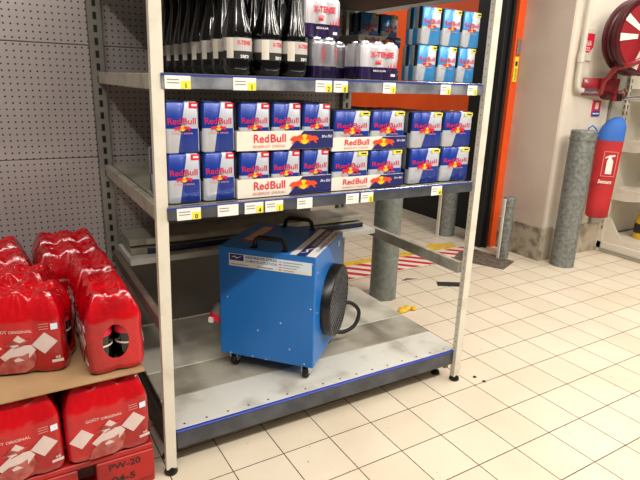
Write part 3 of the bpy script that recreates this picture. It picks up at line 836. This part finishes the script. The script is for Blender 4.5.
for k in range(6):
    a = k*PI/3; P = []
    for rr, tw in ((.03, .008), (.13, .005)):
        for da, dx in ((-.28, -tw), (.28, tw)):
            P += [(hw+.018+dx, fy+rr*math.cos(a+da), fz+rr*math.sin(a+da)), (hw+.021+dx, fy+rr*math.cos(a+da), fz+rr*math.sin(a+da))]
    b.add(P, [[0, 2, 6, 4], [1, 5, 7, 3], [0, 4, 5, 1], [2, 3, 7, 6], [0, 1, 3, 2], [4, 6, 7, 5]], 'grille')
b.build('fan_blades', fo)
# cables
def smooth(pts, k=6):
    P = [Vector(p) for p in pts]; P = [P[0]*2-P[1]]+P+[P[-1]*2-P[-2]]; o = []
    for i in range(1, len(P)-2):
        for j in range(k):
            t = j/k; a, b_, c, d = P[i-1:i+3]
            o.append(.5*((2*b_)+(c-a)*t+(2*a-5*b_+4*c-d)*t*t+(3*b_-a-3*c+d)*t**3))
    return o+[P[-2]]
b = MB().tube(smooth([(hw+.002, .37, .2), (hw+.05, .41, .2), (hw+.085, .44, .15), (hw+.075, .42, .09), (hw+.035, .39, .06), (hw+.002, .37, .06)]), .009, 'rubber', 10)
b.build('looped_cable', ht, 50)
b = MB().tube([(-.012, .08, .47), (-.03, .07, .4), (-.03, .07, .33), (-.028, .07, .29)], .008, 'rubber', 10).build('hanging_cable', ht, 50)
pg = MB().box(-.042, -.0115, .05, .09, .265, .295, 'silver', .003).tube([(-.03, .07, .262), (-.045, .055, .215)], .034, 'greypanel', 18).build('power_plug', ht, 50)
MB().tube([(-.045, .055, .215), (-.053, .047, .19)], .035, 'rb_red', 18).box(-.07, -.05, .008, .03, .19, .21, 'white').build('plug_face', pg, 50)

# ================================================================ bollards
def bollard(x, y, r, h, m_, lab, cap=True):
    o = root('bollard', lab, 'bollard', (x, y, 0))
    MB().lathe([(r*1.02, 0), (r, .01), (r, h-.012), (r*.985, h-.004), (r*.93, h)], m_, n=40).build('tube', o, 50)
    MB().lathe([(r+.004, h-.07), (r+.004, h-.06)], m_, n=40).build('collar', o, 50)
    return o
bollard(1.64, 1.0, .086, 1.08, 'galv', 'galvanised round steel bollard close behind the right side of the rack')
bollard(3.335, .905, .088, 1.05, 'galv_dark', 'tall weathered grey bollard standing in front of the white wall')
bl = bollard(3.045, 1.25, .046, .5, 'galv_dark', 'short thin grey bollard beside the orange door frame')
MB().box(-.062, -.05, -.012, .012, 0, .49, 'cream', .002).build('white_strip', bl)
bl = bollard(3.09, 1.97, .08, 1.0, 'galv_dark', 'farthest grey bollard with white strip, seen under the middle shelf')
MB().box(-.105, -.09, -.01, .02, 0, .9, 'cream', .002).build('white_strip', bl)

# ================================================================ wall items
pp = root('water_pipe', 'white vertical pipe with elbow feeding the fire hose valve', 'pipe', (3.37, 1.02, 0))
MB().tube([(-.04, 0, 3.1), (-.04, 0, 1.40), (-.035, 0, 1.36), (-.01, 0, 1.335), (.03, 0, 1.33)], .021, 'pipe', 16).build('riser', pp, 50)
MB().lathe([(.027, 1.53), (.027, 1.6)], 'pipe', (-.04, 0, 0), 18).build('coupling', pp, 50)
MB().tube([(.03, 0, 1.33), (.24, -.02, 1.325)], .018, 'silver', 12).build('feed_pipe', pp, 50)
sg = root('pipe_sign', 'small white and red sign with white figures on the wall by the pipe', 'sign', (3.425, 1.045, 1.66))
MB().box(-.065, .065, 0, .014, -.115, .115, 'gond', .002).build('plate', sg)
b = MB().prism([(-.06, -.06), (.02, -.06), (.06, -.02), (.06, .075), (-.06, .075)], .001, 'rb_red', lambda a, c, e: (a, c, e))
b.text('RIA', .05, 'white', lambda a, c, e: (a, -.002, e-.01), .01, wfit=.07).text('22', .035, 'white', lambda a, c, e: (a, -.002, e-.045), .01, wfit=.05).build('red_field', sg)
sg = root('safety_label', 'small red and blue label on the wall below the hose valve', 'sign', (3.665, 1.052, 1.2))
MB().box(-.05, .05, 0, .008, -.06, .06, 'rb_red', .001).build('plate', sg)
b = MB().box(-.05, .05, -.001, 0, -.06, -.02, 'blue_lip').box(-.02, .02, -.001, 0, -.005, .045, 'white').box(-.04, .04, -.002, -.001, -.045, -.035, 'white'); b.build('print', sg)
rl = root('fire_hose_reel', 'large dark red fire hose reel with spoked front plate on a wall arm', 'fire hose reel', (3.68, .82, 1.715))
rl.rotation_euler = (0, 0, -.3)
R_ = .262
b = MB().lathe([(.05, .0), (R_, .0), (R_+.008, -.008), (R_+.008, -.02), (R_-.01, -.026), (.05, -.026)], 'hose_dark', (0, .07, 0), 48, 'y'); b.build('rear_flange', rl, 50)
b = MB().lathe([(R_-.03, .045), (R_-.02, .04), (R_-.03, .03), (R_-.02, .0), (R_-.03, -.03), (R_-.03, -.07)], 'hose_dark', (0, 0, 0), 48, 'y'); b.build('hose_coil', rl, 50)
b = MB().lathe([(.02, .0), (R_-.02, .0), (R_+.008, .01), (R_+.01, -.008), (R_, -.02), (R_-.03, -.012), (.06, -.012), (.03, -.03)], 'hose_dark', (0, -.06, 0), 48, 'y')
b.lathe([(.02, -.001), (R_-.03, -.013)], 'hose_red', (0, -.0615, 0), 48, 'y')
ff = b.build('front_flange', rl, 50)
b = MB()
for a0 in (PI*.5, PI*.83, PI*1.02, PI*1.4, 0, PI*1.75):
    P = []
    for rr, da in ((.09, .16), (.235, .11)):
        for s_ in (-1, 1):
            for yy in (-.0785, -.076): P.append((rr*math.cos(a0+s_*da), yy, rr*math.sin(a0+s_*da)))
    b.add(P, [[0, 2, 6, 4][::-1], [1, 3, 7, 5], [0, 1, 3, 2], [4, 6, 7, 5]], 'tray')
b.build('instruction_stickers', ff)
b = MB().lathe([(.05, 0), (.05, -.03), (.03, -.05)], 'hose_red', (0, -.1, 0), 24, 'y').build('hub', rl, 50)
b = MB().tube([(0, .12, 0), (-.02, .14, -.1), (-.03, .15, -.3)], .02, 'hose_red', 12)
b.box(-.3, .02, .135, .15, -.42, -.29, 'hose_red', .004)
b.tube([(.02, -.12, -.03), (-.06, -.13, -.16), (-.14, -.1, -.2), (-.16, .0, -.22), (-.16, .1, -.32), (-.14, .13, -.40)], .02, 'hose_red', 10)
b.build('swing_arm', rl, 50)
vv = root('hose_valve', 'dark red valve with silver nozzle tube under the hose reel', 'valve', (3.72, .93, 1.30))
MB().lathe([(.03, -.05), (.034, -.02), (.034, .02), (.03, .05)], 'hose_dark', (-.06, .05, 0), 16, 'x').lathe([(.022, -.04), (.022, .04)], 'hose_red', (0, .03, 0), 14, 'z').box(.02, .07, .0, .06, -.04, .02, 'black', .005).build('valve_body', vv, 50)
MB().tube([(.02, -.01, .035), (-.05, -.02, .03)], .008, 'hose_red', 8).tube([(.03, -.02, .05), (.07, -.02, .02), (.05, -.02, -.02), (.02, -.02, .02)], .007, 'hose_red', 8).build('handwheel', vv, 50)
MB().tube([(.06, -.01, -.02), (.13, -.16, .0), (.19, -.29, .03)], .014, 'silver', 12).tube([(.19, -.29, .03), (.25, -.42, .05)], .017, 'black', 12).build('nozzle', vv, 50)

# extinguisher under its cover
ex = root('fire_extinguisher', 'fire extinguisher in red cloth cover with blue top hanging at shelf end', 'fire extinguisher', (3.715, .93, .35))
ex.rotation_euler = (0, math.radians(.5), -.75)
def loft(levels, m_, n=28, flat=.78):
    b = MB(); P = []
    for cx, z, rx in levels:
        for k in range(n):
            a = 2*PI*k/n; c, s_ = math.cos(a), math.sin(a)
            P.append((cx+rx*math.copysign(abs(c)**.8, c), rx*flat*math.copysign(abs(s_)**.8, s_), z))
    F = [[q*n+k, q*n+(k+1) % n, (q+1)*n+(k+1) % n, (q+1)*n+k] for q in range(len(levels)-1) for k in range(n)]
    F += [list(range(n))[::-1], [(len(levels)-1)*n+k for k in range(n)]]
    return b.add(P, F, m_)
loft([(-.0, .0, .07), (0, .015, .082), (0, .12, .085), (0, .3, .088), (.0, .5, .092), (0, .6, .094), (0, .625, .091)], 'cover_red').build('cover', ex, 60)
loft([(0, .615, .095), (0, .66, .094), (.01, .72, .084), (.02, .765, .06), (.028, .79, .03), (.03, .795, .01)], 'cover_blue').build('blue_hood', ex, 60)
T = lambda a, c, e: (a, -.072+c, e)
b = MB()
for (x0, x1, z0, z1) in ((-.045, .055, .34, .344), (-.045, .055, .53, .534), (-.045, -.041, .34, .534), (.051, .055, .34, .534)): b.box(x0, x1, -.0745, -.072, z0, z1, 'palepink')
b.prism([(-.015, .36), (.03, .36), (.03, .46), (.02, .475), (.012, .49), (.04, .5), (.035, .51), (.0, .505), (-.03, .49), (-.03, .48), (-.005, .488), (-.015, .46)], .002, 'white', T)
b.text('Secours', .04, 'white', lambda a, c, e: (a-.005, -.0745, .285+e), .03, wfit=.1, shear=.2)
b.build('pictogram', ex)
MB().tube([(-.09, -.02, .64), (-.125, -.02, .70), (-.15, -.02, .72), (-.175, -.02, .70), (-.18, -.02, .64)], .006, 'cover_blue', 8).build('strap_loop', ex, 50)

# ================================================================ right gondola
gd = root('white_gondola', 'white metal store shelving against the white wall at the right edge', 'shelving', (4.0, 1.0, 0))
MB().box(-.17, -.03, .03, .055, .25, 2.0, 'gond_grey', .002).build('end_trim', gd)
b = MB().box(-.03, .03, -.0, .05, .03, 2.0, 'gond')
z = .2
while z < 1.95: b.box(-.03, -.0285, .01, .02, z, z+.03, 'ink'); b.box(-.012, -.002, -.0012, 0, z, z+.03, 'ink'); z += .05
b.build('upright', gd)
MB().box(.03, 1.6, .03, .045, .14, 2.0, 'gond', .002).build('back_panel', gd)
for zz in (.56, .96, 1.36):
    s_ = MB().box(0, 1.6, -.47, -.002, zz-.03, zz-.004, 'gond', .002).build('shelf', gd)
    MB().prism([(0, -.03), (0, -.1), (.12, -.1), (.44, -.05), (.46, -.03)], .006, 'gond', lambda x, y, z, zz=zz: (y, -x-.002, zz+z)).build('bracket', s_)
s_ = MB().box(.0, 1.6, -.5, -.002, .115, .14, 'gond', .002).box(.0, 1.6, -.5, -.485, .03, .115, 'gond', .002).build('base_shelf', gd)
MB().box(-.03, -.005, -.56, .04, .0, .09, 'gond', .003).box(-.04, -.031, -.56, -.0, .02, .035, 'gond_grey').prism([(0, .09), (.0, .3), (.04, .3), (.16, .14), (.56, .115), (.56, .09)], .012, 'gond', lambda x, y, z: (y-.006, -x, z)).build('base_bracket', s_)
jg = root('yellow_jug', 'yellow plastic bottle with dark label on the lowest white shelf', 'bottle', (4.21, .80, .142))
MB().lathe([(.06, 0), (.066, .01), (.066, .15), (.05, .2), (.025, .225), (.02, .26)], 'jug', n=24).build('bottle_body', jg, 50)
b = MB(); n = 24; P = [(.0668*math.cos(2*PI*k/n), .0668*math.sin(2*PI*k/n), z) for z in (.05, .13) for k in range(n)]
b.add(P, [[k, (k+1) % n, n+(k+1) % n, n+k] for k in range(n)], 'ink').build('label_sleeve', jg, 50)
MB().lathe([(.024, .258), (.024, .29)], 'rb_red', n=18).build('cap', jg, 50)

# ================================================================ light
w = bpy.data.worlds.new('World'); S.world = w; w.use_nodes = True
bg = w.node_tree.nodes['Background']; bg.inputs['Color'].default_value = (1, .93, .84, 1); bg.inputs['Strength'].default_value = .09
def area(loc, tgt, sx, sy, p, col=(1, .945, .86)):
    l = bpy.data.lights.new('Lamp', 'AREA'); l.shape = 'RECTANGLE'; l.size = sx; l.size_y = sy; l.energy = p; l.color = col
    o = bpy.data.objects.new('ceiling_lamp', l); COL.objects.link(o); o.location = loc
    d = Vector(tgt)-Vector(loc); o.rotation_euler = d.to_track_quat('-Z', 'Y').to_euler()
    o['kind'] = 'structure'
area((.8, -1.9, 3.1), (.8, -1.8, 0), 3.6, .16, 112)
area((2.6, -1.2, 3.0), (2.6, -1.15, 0), .16, 3.6, 75)
area((4.2, -1.0, 3.0), (4.2, -.9, 0), .16, 3.6, 55)
area((-1.2, -1.2, 3.0), (-1.2, -1.1, 0), .16, 3.0, 25)
area((1.9, 3.6, 3.0), (2.2, 3.6, 0), .16, 2.4, 30, (1, .95, .9))

# ================================================================ camera
cam = bpy.data.cameras.new('Camera'); co = bpy.data.objects.new('Camera', cam); COL.objects.link(co)
cam.sensor_width = 36; cam.lens = 537.831*36/640; cam.clip_start = .02
Rm = Matrix.Rotation(-.537690, 4, 'Z') @ Matrix.Rotation(1.283988, 4, 'X') @ Matrix.Rotation(.0329862, 4, 'Z')
co.matrix_world = Matrix.Translation((-.39850743, -1.59806832, 1.33504399)) @ Rm
S.camera = co
S.view_settings.view_transform = 'Standard'; S.view_settings.look = 'None'; S.view_settings.gamma = 1
S.view_settings.exposure = .36
